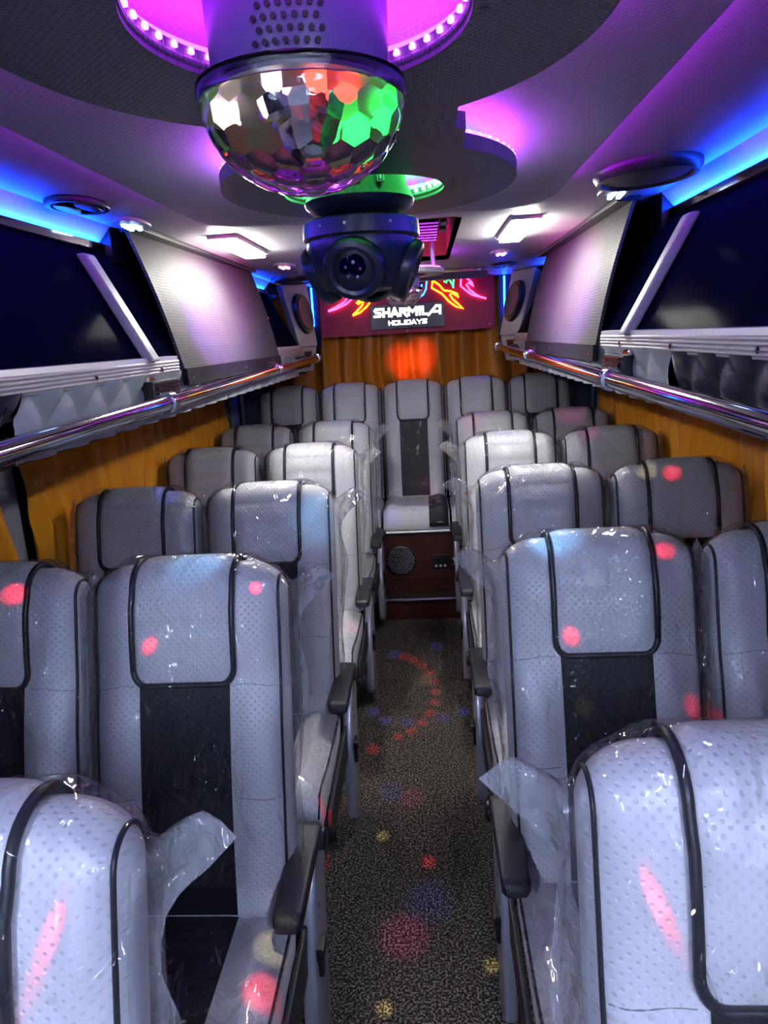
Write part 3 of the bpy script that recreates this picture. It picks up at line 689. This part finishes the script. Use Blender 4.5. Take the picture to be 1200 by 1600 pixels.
# ------------------------------------------------------------------ name sign with neon
def sign():
    ys = 4.95
    t = thing('name_sign', 'dark red sign board with glowing neon flourishes and a lit name box', 'sign', (0, ys, 0))
    MB().box((-.598, 0, ZC+.022), (.555, .012, CEIL)).build('board', 'sign_red', t)
    bx = MB().box((-.262, -.03, ZC+.052), (.224, 0, ZC+.210)).build('name_box', 'sign_black', t, bevel=.002)
    for x, z in ((-.57, .045), (-.54, .045), (.52, .05), (.54, .05), (-.03, .036), (-.02, .04)):
        MB().lathe([(.007, 0), (.006, .004), (.003, .006)], (x, 0, ZC+z), 8, (0, -1, 0)).build('bolt', 'chrome', t)
    NE = {'neon_pink': [[(0.346, 2.068), (0.336, 1.968), (0.37, 1.939), (0.408, 1.91), (0.5, 1.881), (0.436, 1.908), (0.393, 1.943), (0.374, 1.976), (0.388, 1.988), (0.421, 1.961), (0.41, 1.987), (0.373, 2.019), (0.35, 2.065)],
                        [(-0.542, 1.86), (-0.49, 1.871), (-0.419, 1.9), (-0.366, 1.94), (-0.379, 1.957), (-0.405, 1.942), (-0.436, 1.911), (-0.489, 1.885), (-0.541, 1.863)], [(-0.461, 1.962), (-0.457, 1.934), (-0.433, 1.955)]],
          'neon_yellow': [[(0.156, 2.013), (0.148, 1.968), (0.214, 1.927), (0.257, 1.876), (0.3, 1.843), (0.35, 1.825), (0.312, 1.862), (0.28, 1.891), (0.264, 1.919), (0.281, 1.928), (0.322, 1.899), (0.314, 1.921), (0.27, 1.94), (0.226, 1.948), (0.194, 1.987), (0.158, 2.012)],
                          [(-0.381, 1.824), (-0.332, 1.84), (-0.285, 1.875), (-0.242, 1.927), (-0.212, 1.958), (-0.223, 1.964), (-0.269, 1.945), (-0.327, 1.919), (-0.353, 1.901), (-0.34, 1.895), (-0.299, 1.914), (-0.312, 1.888), (-0.355, 1.847), (-0.380, 1.826)]],
          'neon_green': [[(0.228, 2.006), (0.244, 1.995), (0.256, 2.021), (0.277, 1.993), (0.287, 1.96), (0.292, 2.013)], [(-.262, 2.013), (-.257, 1.975), (-.247, 1.998), (-.226, 2.02), (-.21, 1.998)]],
          'neon_blue': [[(0.117, 2.013), (0.109, 1.96), (0.091, 1.929), (0.062, 1.914), (0.04, 1.921), (0.055, 1.933), (0.075, 1.957), (0.085, 1.994)], [(-.15, 2.013), (-.142, 1.965), (-.124, 1.935), (-.095, 1.92), (-.075, 1.928)]]}
    for mt, ls in NE.items():
        for l in ls: MB().tube([(x, -.014, z) for x, z in l], .0055, 8).build('neon_tube', mt, t, smooth=180)
    # lettering: bold strokes (unit box per letter)
    G = {'S': [[(1, .95), (.25, .95), (.08, .78), (.25, .56), (.78, .46), (.92, .26), (.75, .06), (0, .06)]],
         'H': [[(.1, 0), (.1, 1)], [(.9, 0), (.9, 1)], [(.1, .5), (.9, .5)]],
         'A': [[(0, -.02), (.48, 1)], [(.48, 1), (.96, -.02)], [(.2, .28), (.8, .28)]],
         'a': [[(0, -.12), (.62, 1), (.9, 1), (.9, 0)], [(.3, .3), (.9, .3)]],
         'R': [[(.1, 0), (.1, .95), (.75, .95), (.9, .74), (.75, .5), (.1, .5)], [(.45, .5), (1.02, -.10)]],
         'M': [[(.06, 0), (.06, .96), (.5, .42), (.94, .96), (.94, 0)]],
         'I': [[(.5, 0), (.5, 1)]],
         'L': [[(.12, 1), (.12, .06), (.95, .06)]],
         'O': [[(.15, .06), (.85, .06), (.96, .25), (.96, .75), (.85, .94), (.15, .94), (.04, .75), (.04, .25), (.15, .06)]],
         'D': [[(.08, .06), (.75, .06), (.93, .28), (.93, .72), (.75, .94), (.08, .94), (.08, .06)]],
         'Y': [[(.0, 1), (.5, .48), (1, 1)], [(.5, .5), (.5, 0)]]}
    def word(txt, x0, x1, z0, h, th, wid, nm):
        tot = sum(wid.get(c, 1) for c in txt) + .2*(len(txt)-1); u = (x1-x0)/tot; x = x0
        for c in txt:
            cw = wid.get(c, 1)*u; m = MB()
            for st in G[c]:
                P = [Vector((x+p[0]*cw, z0+p[1]*h)) for p in st]
                for a, b in zip(P[:-1], P[1:]):
                    d = (b-a).normalized(); n = Vector((-d.y, d.x))*th/2; e = d*th*.35
                    q = [a-e+n, a-e-n, b+e-n, b+e+n]
                    m.prism([(v.x, v.y) for v in q], .006, (0, -.030, 0), (1, 0, 0), (0, 0, 1))
            m.build('letter', 'letter_white', bx); x += cw+.2*u
    word('SHARMIL', -.236, .108, ZC+.134, .050, .0155, {'I': .35, 'M': 1.25, 'L': .6}, 'n')
    word('a', .118, .205, ZC+.134, .050, .0155, {}, 'n')
    word('HOLIDAYS', -.145, .108, ZC+.078, .026, .0085, {'I': .3, 'L': .85}, 'h')
sign()

# ------------------------------------------------------------------ rear platform
def rear_platform():
    t = thing('rear_platform', 'dark red wooden platform with step carrying the rear seat row', 'platform', (0, 4.2, 0))
    MB().box((-1.15, 0, 0), (1.15, .9, .52)).build('box', 'wood_box', t)
    st = MB().box((-.30, -.10, 0), (.30, 0, .125)).build('step', 'wood_box', t)
    MB().box((-.30, -.104, .125), (.30, 0.0, .132)).build('tread', 'rubber', t)
    MB().lathe([(.011, -.235), (.011, .235)], (-.005, -.106, .130), 14, (1, 0, 0)).build('chrome_nosing', 'chrome', st, smooth=40)
    MB().box((-.235, -.008, .228), (.22, 0, .236)).build('moulding', 'wood_box', t)
    MB().lathe([(.009, -.22), (.009, .22)], (-.01, -.012, .526), 12, (1, 0, 0)).build('edge_bar', 'aluminium', t, smooth=40)
    s = MB().lathe([(.092, 0), (.092, .008), (.086, .012), (.084, .008)], (-.112, 0, .345), 40, (0, -1, 0)).build('speaker_ring', 'black_plastic', t, smooth=40)
    g = MB()
    for j in range(-6, 7):
        for i in range(-6, 7):
            x = (i+(j % 2)*.5)*.0145; z = j*.0126
            if math.hypot(x, z) < .083: g.lathe([(.0042, .008), (.0034, .0115), (.0012, .0125)], (-.112+x, 0, .345+z), 6, (0, -1, 0))
    g.build('grille_studs', 'shell_grey', s)
    p = MB().box((.075, -.008, .285), (.178, 0, .375)).build('socket_plate', 'black_plastic', t, bevel=.004)
    for i in range(3): MB().lathe([(.009, 0), (.008, .004), (.003, .005)], (.100+i*.027, -.008, .305), 10, (0, -1, 0)).build('knob', 'aluminium', p)
    MB().lathe([(.004, 0), (.003, .003)], (.045, 0, .355), 8, (0, -1, 0)).build('screw', 'chrome', t)
rear_platform()

# ------------------------------------------------------------------ seats
SW, ST, SL, REC = .218, .060, .765, math.radians(15.3)
UPV = Vector((0, math.sin(REC), math.cos(REC))); FRV = Vector((0, -math.cos(REC), math.sin(REC)))
def col_T(x, W):
    q = min(1, abs(x)/W); return max(.004, ST*(1-q**9)**.5)
def col_L(x, W):
    r = .085; e = abs(x)-(W-r)
    return SL if e <= 0 else SL - r*.8*(1-math.sqrt(max(0, 1-(e/r)**2)))
def bulge(x, s):
    ax = abs(x)
    b = .016*sstep(ax, .09, .15)*(1-sstep(s, .40, .52))*(1-sstep(ax, .19, .218))
    b += .014*math.sin(PI*min(1, max(0, s/.6)))*(1-sstep(ax, .15, .218))
    b += .012*sstep(s, .5, .62)*(1-sstep(s, .66, .72))*(1-sstep(ax, .16, .218))
    return b
def back_ns(x, q, W=SW, extra=0.):
    """q 0..1 front, 1..2 over the top, 2..3 down the back -> (n, s, arc)"""
    T = col_T(x, W); L = col_L(x, W); sc = L-T
    if q <= 1: s = sc*q; return T+bulge(x, s), s, s
    if q <= 2:
        th = (q-1)*PI; return T*math.cos(th)+bulge(x, sc)*(1-sstep(q, 1, 1.5)), sc+T*math.sin(th), sc+T*th
    s = sc*(3-q); return -T, s, sc+T*PI+(sc-s)
def back_pt(x, q, off=0.):
    n, s, _ = back_ns(x, q); p = Vector((x, 0, 0)) + UPV*s + FRV*n
    if off:
        e = 1e-3
        def P(a, b): n_, s_, _ = back_ns(a, b); return Vector((a, 0, 0)) + UPV*s_ + FRV*n_
        tx = P(min(x+e, SW), q)-P(max(x-e, -SW), q); tq = P(x, min(q+e, 3))-P(x, max(q-e, 0)); nn = tx.cross(tq)
        if nn.length > 1e-12: p += nn.normalized()*off
    return p + Vector((0, 0, .46))
def q_of_s(s, x=0): T = col_T(x, SW); return s/(SL-T)
XS = [-SW+SW*2*(.5-.5*math.cos(PI*i/26)) for i in range(27)]
QS = [i/20 for i in range(20)] + [1+i/10 for i in range(10)] + [2+i/6 for i in range(7)]
def seat_parts(t, arm, variant, film_kind):
    # backrest
    m = MB(); nx = len(XS); m.uv = {}
    for j, q in enumerate(QS):
        for i, x in enumerate(XS):
            m.uv[len(m.v)] = (x, back_ns(x, q)[2]); m.v.append(tuple(back_pt(x, q)))
    for j in range(len(QS)-1):
        for i in range(nx-1): m.f.append((j*nx+i, j*nx+i+1, (j+1)*nx+i+1, (j+1)*nx+i))
    N = len(QS)
    for i in (0, nx-1):                                     # close the sides
        for j in range(N//2): m.f.append((j*nx+i, (j+1)*nx+i, (N-2-j)*nx+i, (N-1-j)*nx+i))
    bk = m.build('backrest', 'seat_silver', t, smooth=50)
    # black centre panel
    qa = q_of_s(.512)
    MB().grid(lambda u, v: back_pt(-.10+.20*u, .01+v*(qa-.01), .0035), 12, 20, lambda u, v: (-.1+.2*u, v*.53)).build('centre_panel', 'seat_black', t, smooth=180)
    # headrest flap: puffed pad over the top
    fw, q0, q1 = .108, q_of_s(.505), 2.25
    def fp(u, v):
        a = -1+2*u; q = q0+(q1-q0)*v
        e = (1-abs(a)**8)*(1-(1-min(1, v/.05))**2)
        cr = sstep(v, 0, .06); x = a*fw*(1 - (.16*(1-cr) if abs(a) > .5 else .16*(1-cr)*abs(a)*2))
        st = .006*(math.exp(-((v-.118)/.010)**2)+.7*math.exp(-((v-.062)/.008)**2))
        return back_pt(x, q, .004+.014*e-st)
    MB().grid(fp, 18, 70, lambda u, v: (-fw+2*fw*u, back_ns(0, q0+(q1-q0)*v)[2])).build('headrest_flap', 'seat_silver', t, smooth=180)
    hf = [o for o in bpy.data.objects if o.parent == t and o.name.startswith('headrest_flap')][0]
    for vv in (.062, .118): MB().tube([fp(.03+.94*i/16, vv)+FRV*.0004 for i in range(17)], .0010, 5).build('seam', 'seam', hf)
    # flap piping
    pts = []
    for k in range(26): q = q1-(q1-q0-.05)*k/25; pts.append(back_pt(-fw-.003, q, .009))
    for k in range(9): a = k/8*PI/2; pts.append(back_pt(-fw-.003+.03*(1-math.cos(a)), q0+.05-.055*math.sin(a), .009))
    for k in range(1, 8): pts.append(back_pt(-fw+.027+(2*fw-.054)*k/8, q0-.005, .009))
    r = [p for p in pts[::-1]]; pts += [Vector((-p.x, p.y, p.z)) for p in r[7:]]
    MB().tube(pts, .0068, 8).build('flap_piping', 'piping', t, smooth=180)
    for s in (-1, 1):                                        # thin edge piping
        pts = [back_pt(s*.2045, q, .0015) for q in [.01+i*1.9/40 for i in range(41)]]
        MB().tube(pts, .0034, 6).build('edge_piping', 'piping', t, smooth=180)
        for sv in (.50, .26):
            MB().tube([back_pt(s*(.112+.088*i/6), q_of_s(sv+.0015*math.sin(i)), .0002) for i in range(7)], .0010, 5).build('seam', 'seam', t)
    # cushion
    cw, D = .218, (.415 if variant.startswith('rear') else .50)
    def cz(x, y):                                            # y 0 (back) .. -D (front)
        e = (1-(abs(x)/cw)**8); f = -y/D
        return .475 + .02*sstep(f, .5, .85) - .11*max(0, (f-.86)/.14)**2.2 - .030*(1-max(0, e)**.5) + .014*sstep(abs(x), .10, .15)*(1-sstep(abs(x), .17, .215))
    YS = [-D*(i/22) for i in range(23)]; m = MB(); m.uv = {}; CXS = [-cw+2*cw*(.5-.5*math.cos(PI*i/22)) for i in range(23)]; n = len(CXS)
    y0 = -.045
    for y in YS:
        for x in CXS: m.uv[len(m.v)] = (x, y); m.v.append((x, y0+y, cz(x, y)))
    k = len(m.v)
    for y in YS:
        for x in CXS: m.uv[len(m.v)] = (x, y+.1); m.v.append((x*.97, y0+y*.97, .355))
    for j in range(22):
        for i in range(n-1): m.f.append((j*n+i, j*n+i+1, (j+1)*n+i+1, (j+1)*n+i)); m.f.append((k+j*n+i, k+(j+1)*n+i, k+(j+1)*n+i+1, k+j*n+i+1))
    for idx in ([i for i in range(n)], [22*n+i for i in range(n)], [j*n for j in range(23)], [j*n+n-1 for j in range(23)]):
        for a, c in zip(idx[:-1], idx[1:]): m.f.append((a, c, c+k, a+k))
    cu = m.build('cushion', 'seat_silver', t, smooth=55)
    if variant == 'rear_centre': xa, xb_ = .085, .212
    else: xa, xb_ = -.10, .10
    MB().grid(lambda u, v: (xa+(xb_-xa)*u, y0-D*.998*v, cz(xa+(xb_-xa)*u, -D*.998*v)+.003), 12, 26, lambda u, v: (xa+(xb_-xa)*u, v*D)).build('cushion_panel', 'seat_black', cu, smooth=180)
    if variant == 'rear_centre':
        MB().box((xa, y0-D-.004, .375), (xb_, y0-D+.004, .40)).build('cushion_front', 'seat_black', cu)
    elif variant != 'rear':
        for s in (-1, 1): MB().tube([(s*.2135, y0-D*.96*i/14, cz(.209, -D*.96*i/14)-.004) for i in range(15)], .0034, 6).build('edge_piping', 'piping', cu, smooth=180)
    # base
    if not variant.startswith('rear'):
        b = MB().box((-.19, -.50, .30), (.19, .02, .355)).build('base_frame', 'frame_black', t, bevel=.006)
        for x in (-.16, .16):
            for y in (-.44, -.06): MB().tube([(x, y, 0.0), (x, y, .30)], .016, 8).build('leg', 'frame_black', t)
    # aisle arm
    if arm:
        s = arm
        prof = [(.135, .540), (.185, .51), (.185, .44), (.15, .33), (.12, .20), (.105, .10), (.07, .05), (-.01, .045), (-.05, .08), (-.055, .20), (-.03, .33), (.02, .45), (.075, .515), (.10, .540)]
        sh = MB().prism(prof, .034, (s*.234 - .017, 0, 0), (0, 1, 0), (0, 0, 1)).build('side_cover', 'shell_grey', t, bevel=.009, seg=3, smooth=50)
        MB().prism([(-.42, .375), (-.02, .40), (.06, .40), (.05, .30), (-.40, .29), (-.45, .33)], .014, (s*.226 - .007, 0, 0), (0, 1, 0), (0, 0, 1)).build('seat_valance', 'frame_black', t, bevel=.005)
        MB().lathe([(.008, 0), (.008, .004), (.004, .006)], (s*.246, .06, .40), 10, (s, 0, 0)).build('bolt', 'chrome', sh)
        MB().box((s*.246, -.005, .26), (s*.262, .022, .335)).build('recline_lever', 'black_plastic', sh, bevel=.005)
        MB().box((s*.240, -.018, .315), (s*.268, .034, .345)).build('lever_grip', 'black_plastic', sh, bevel=.006)
        # pad
        def ap(u, v):
            y = .13-.30*u; q = 2*PI*v; hw = .034*(1-.10*u); e = 1-abs(2*u-1)**26
            z = .560 + .018*math.sin(PI*u)*.4 - .012*u; p = 5
            c_, s_ = math.cos(q), math.sin(q)
            dx = hw*math.copysign(abs(c_)**(2/p), c_)*(.72+.28*e); dz = .018*math.copysign(abs(s_)**(2/p), s_)*(.55+.45*e)
            return (s*.230+dx, y, z+dz)
        g = MB().grid(ap, 20, 20)
        g.f.append(tuple(j*21 for j in range(20))); g.f.append(tuple(j*21+20 for j in range(20)))
        pd = g.build('armrest', 'armrest_black', t, smooth=60)
        MB().lathe([(.026, -.012), (.026, .012), (.02, .016)], (s*.256, .115, .535), 18, (s, 0, 0)).build('pivot', 'black_plastic', pd, smooth=40)
        MB().box((s*.215, .06, .50), (s*.24, .12, .556)).build('arm_bracket', 'shell_grey', pd, bevel=.006)
    # clear plastic bag
    if film_kind:
        sd = film_kind
        def finw(sv, side):
            big = 1.0 if (side == arm) else .10
            return (.010 if side == arm else .003) + big*(.092*max(0, 1-(SL-sv)/.13)**1.25 + .022*math.exp(-((sv-.48)/.12)**2)) + .012*big*abs(noise.noise(Vector((sv*9, side*3, sd))))
        def bp(u, v):
            q = .10+2.75*v; a = -1+2*u; core = .80
            if abs(a) <= core:
                x = a/core*SW; p = back_pt(x*.997, q, .007+.014*sstep(q, .55, .66)*(1-sstep(abs(x), .125, .17)))
                wv = noise.noise(Vector((x*11+sd*7, q*6, sd)))*.006 + noise.noise(Vector((x*30, q*14+sd, 3)))*.0022
                loose = .010*sstep(abs(x), .1, .2)
                n = FRV if q < 1.5 else -FRV
                return p + n*(max(-.004, wv)+loose*(.5+.5*noise.noise(Vector((q*4, sd, a*2)))))
            side = 1 if a > 0 else -1; f = (abs(a)-core)/(1-core)
            n_, s_, _ = back_ns(SW*.997*side, q); 
            T = .060*(1-f)**1.4; th = None
            if q <= 1: sv = (SL-ST)*q; nn = T
            elif q <= 2: sv = SL-ST+(ST+.004)*math.sin((q-1)*PI); nn = T*math.cos((q-1)*PI)
            else: sv = (SL-ST)*(3-q); nn = -T
            L0 = s_; sv2 = L0+(sv-L0)*min(1, f*1.6) - .045*f*f*math.exp(-((sv-SL)/.10)**2)
            x = side*(SW+.004+f*finw(sv, side))
            droop = noise.noise(Vector((sv*14, f*3+side, sd)))*.016*f
            p = Vector((x, 0, .46)) + UPV*sv2 + FRV*(nn+droop+.004)
            return p
        fo = MB().grid(bp, 56, 64).build('plastic_cover', 'clear_film', t, smooth=180, fixn=False)
        at = fo.data.attributes.new('fold', 'FLOAT', 'POINT')
        for j in range(65):
            for i in range(57): at.data[j*57+i].value = max(0, (abs(-1+2*i/56)-.8)/.2)**.6 if abs(-1+2*i/56) > .8 else 0
        MB().grid(lambda u, v: Vector((-.222+.444*u, y0-D*.94*v, cz(max(-.216, min(.216, -.22+.44*u)), -D*.94*v)+.008+.004*noise.noise(Vector((u*5+sd, v*4, sd))))), 30, 30).build('cushion_cover', 'cushion_film', cu, smooth=180, fixn=False)
def proto(arm, variant, fk):
    t = thing('coach_seat', 'x', 'seat', (0, 0, 0)); seat_parts(t, arm, variant, fk); return t
P_LA = proto(1, 'std', 1.3); P_RA = proto(-1, 'std', 2.7); P_W = proto(0, 'std', 4.1); P_RR = proto(0, 'rear', 5.9); P_RC = proto(0, 'rear_centre', 7.7)
used = set()
def place(p, x, y, label, z=0., sx=1., group='silver coach seats in pairs'):
    o = p if id(p) not in used else copy_tree(p); used.add(id(p))
    o.location = (x, y-.205, z); o.scale = (sx, 1, 1); o['label'] = label; o['group'] = group
    return o
ROWS = [.681, 1.545, 2.399, 3.309, 4.201]; DR = .0915
nth = ['nearest', 'second', 'third', 'fourth', 'fifth']
for i, y in enumerate(ROWS):
    place(P_LA, -.461, y, '%s silver seat beside the aisle in the left block, in clear plastic' % nth[i])
    place(P_RA, .461, y+(DR if i else DR), '%s silver seat beside the aisle in the right block, in clear plastic' % nth[i])
    if i:
        place(P_W, -.921, y, 'silver seat at the left curtain in the %s row from the camera' % nth[i])
        place(P_W, .921, y+DR, 'silver seat at the right curtain in the %s row from the camera' % nth[i])
RL = ['leftmost silver seat of the raised rear row', 'silver rear-row seat between the leftmost and the centre seat', None, 'silver rear-row seat between the centre and the rightmost seat', 'rightmost silver seat of the raised rear row']
for k in range(5):
    if k == 2: place(P_RC, -.008, 4.868, 'centre rear seat facing down the aisle above the wooden step', .175, .92, 'raised rear row of seats')
    else: place(P_RR, -.008+(k-2)*.415, 4.868, RL[k], .175, .92, 'raised rear row of seats')

# ------------------------------------------------------------------ disco beams thrown by the dome and the moving head
BEAM = 5.0
def beam(src, tgt, col, power, cone, blend=.85, n='dome_beam'):
    src, tgt = Vector(src), Vector(tgt); d = (tgt-src).normalized(); p = src + d*(.105 if n == 'dome_beam' else .15)
    l = bpy.data.lights.new(n, 'SPOT'); l.energy = power*BEAM; l.color = col; l.spot_size = math.radians(cone); l.spot_blend = blend; l.shadow_soft_size = .004
    o = bpy.data.objects.new(n, l); C.objects.link(o); o.location = p; o.rotation_mode = 'QUATERNION'; o.rotation_quaternion = d.to_track_quat('-Z', 'Y')
DOME = (-.006, .685, ZC+.20); HEAD = (-.02, 1.43, ZC+.12); FAR = (.045, 3.4, ZC+.19)
RED, WRM, BLU, MAG, CYA = (1, .02, .05), (1, .85, .35), (.08, .12, 1), (1, .08, .45), (.25, .6, 1)
def zc(x, y, z): return (x, y, z+ZC)
for tg, c, pw, cn in (((-.822, 1.44, -.49), RED, 9, 2.6), ((-.55, 1.44, -.648), RED, 9, 1.9), ((-.29, 1.44, -.488), RED, 9, 1.7), ((.356, 1.44, -.60), RED, 9, 2.2),
                      ((.555, 1.5, -.44), RED, 7, 2.4), ((.66, 1.46, -.83), RED, 7, 3), ((-.272, .592, -.47), RED, 16, 1.7), ((.255, .665, -.455), RED, 16, 1.7),
                      ((-.226, 1.69, -1.2), RED, 16, 1.8), ((-.27, 1.10, -1.2), RED, 7, 4), ((.887, 2.4, -.487), RED, 12, 2.0),
                      ((-.199, 2.69, -1.67), RED, 60, 1.5), ((.031, 2.02, -1.67), RED, 50, 1.5),
                      ((-.127, 2.15, -1.67), WRM, 40, 1.4), ((-.086, 1.49, -1.67), WRM, 40, 1.6), ((.20, 1.62, -1.67), WRM, 30, 1.6), ((.02, 3.3, -1.67), WRM, 40, 1.5),
                      ((-.03, 2.36, -1.67), MAG, 20, 2.6), ((-.11, 2.40, -1.67), BLU, 24, 2.6), ((-.04, 1.72, -1.67), MAG, 14, 5), ((.03, 1.85, -1.67), BLU, 10, 5),
                      ((.40, 1.45, -.80), WRM, 5, 2.2), ((.93, 1.45, -.78), WRM, 5, 3.2), ((.80, 2.4, -.47), WRM, 7, 2.4), ((-.27, 1.2, -1.19), WRM, 5, 4)):
    beam(DOME, zc(*tg), c, pw*(2.6 if (c is RED and tg[2] > -1.3) else 1.3), cn)
for k in range(11):                                           # arc of red dashes and blue dashes on the carpet
    a = -1.25+2.5*k/10; beam(HEAD, zc(-.17+.24*math.cos(a), 3.18+.42*math.sin(a), -1.67), RED, 60, 1.5, .6, 'head_beam')
for tg in ((-.22, 3.0), (-.16, 2.92), (-.06, 2.9), (.10, 2.93), (.19, 2.98), (-.15, 3.62), (.08, 3.7)):
    beam(HEAD, zc(tg[0], tg[1], -1.67), BLU, 48, 1.8, .6, 'head_beam')
for tg, c, pw, cn in (((-.33, 3.3, -.47), MAG, 8, 3), ((-.30, 2.35, -.60), CYA, 3, 12), ((.36, 1.6, -.46), CYA, 3.0, 14), ((-.46, 1.5, -.5), CYA, 2.0, 13), ((.46, 3.4, -.47), BLU, 8, 4), ((.84, 3.4, -.47), MAG, 8, 4), ((.92, 4.25, -.47), MAG, 10, 4), ((.35, 4.25, -.5), MAG, 10, 3), ((-.40, 4.25, -.47), CYA, 6, 5),
                      ((-.71, 2.85, .20), MAG, 65, 20), ((.67, 2.95, .20), MAG, 65, 20), ((-.69, 2.75, .10), (.40, .07, 1), 120, 22), ((.65, 2.85, .10), (.40, .07, 1), 120, 22), ((0.05, 4.6, -.95), MAG, 10, 3), ((-.15, 4.2, -1.05), BLU, 10, 3), ((-.27, 2.85, -1.18), MAG, 12, 3), ((-.85, 2.4, -.5), BLU, 3, 5)):
    beam(HEAD, zc(*tg), c, pw, cn, .8, 'head_beam')
for tg in ((-.08, 5.05, -.15), (.06, 5.05, -.12), (.0, 5.05, -.2)):
    beam(FAR, zc(*tg), (1, .12, .02), 14, 10, .9, 'far_beam')
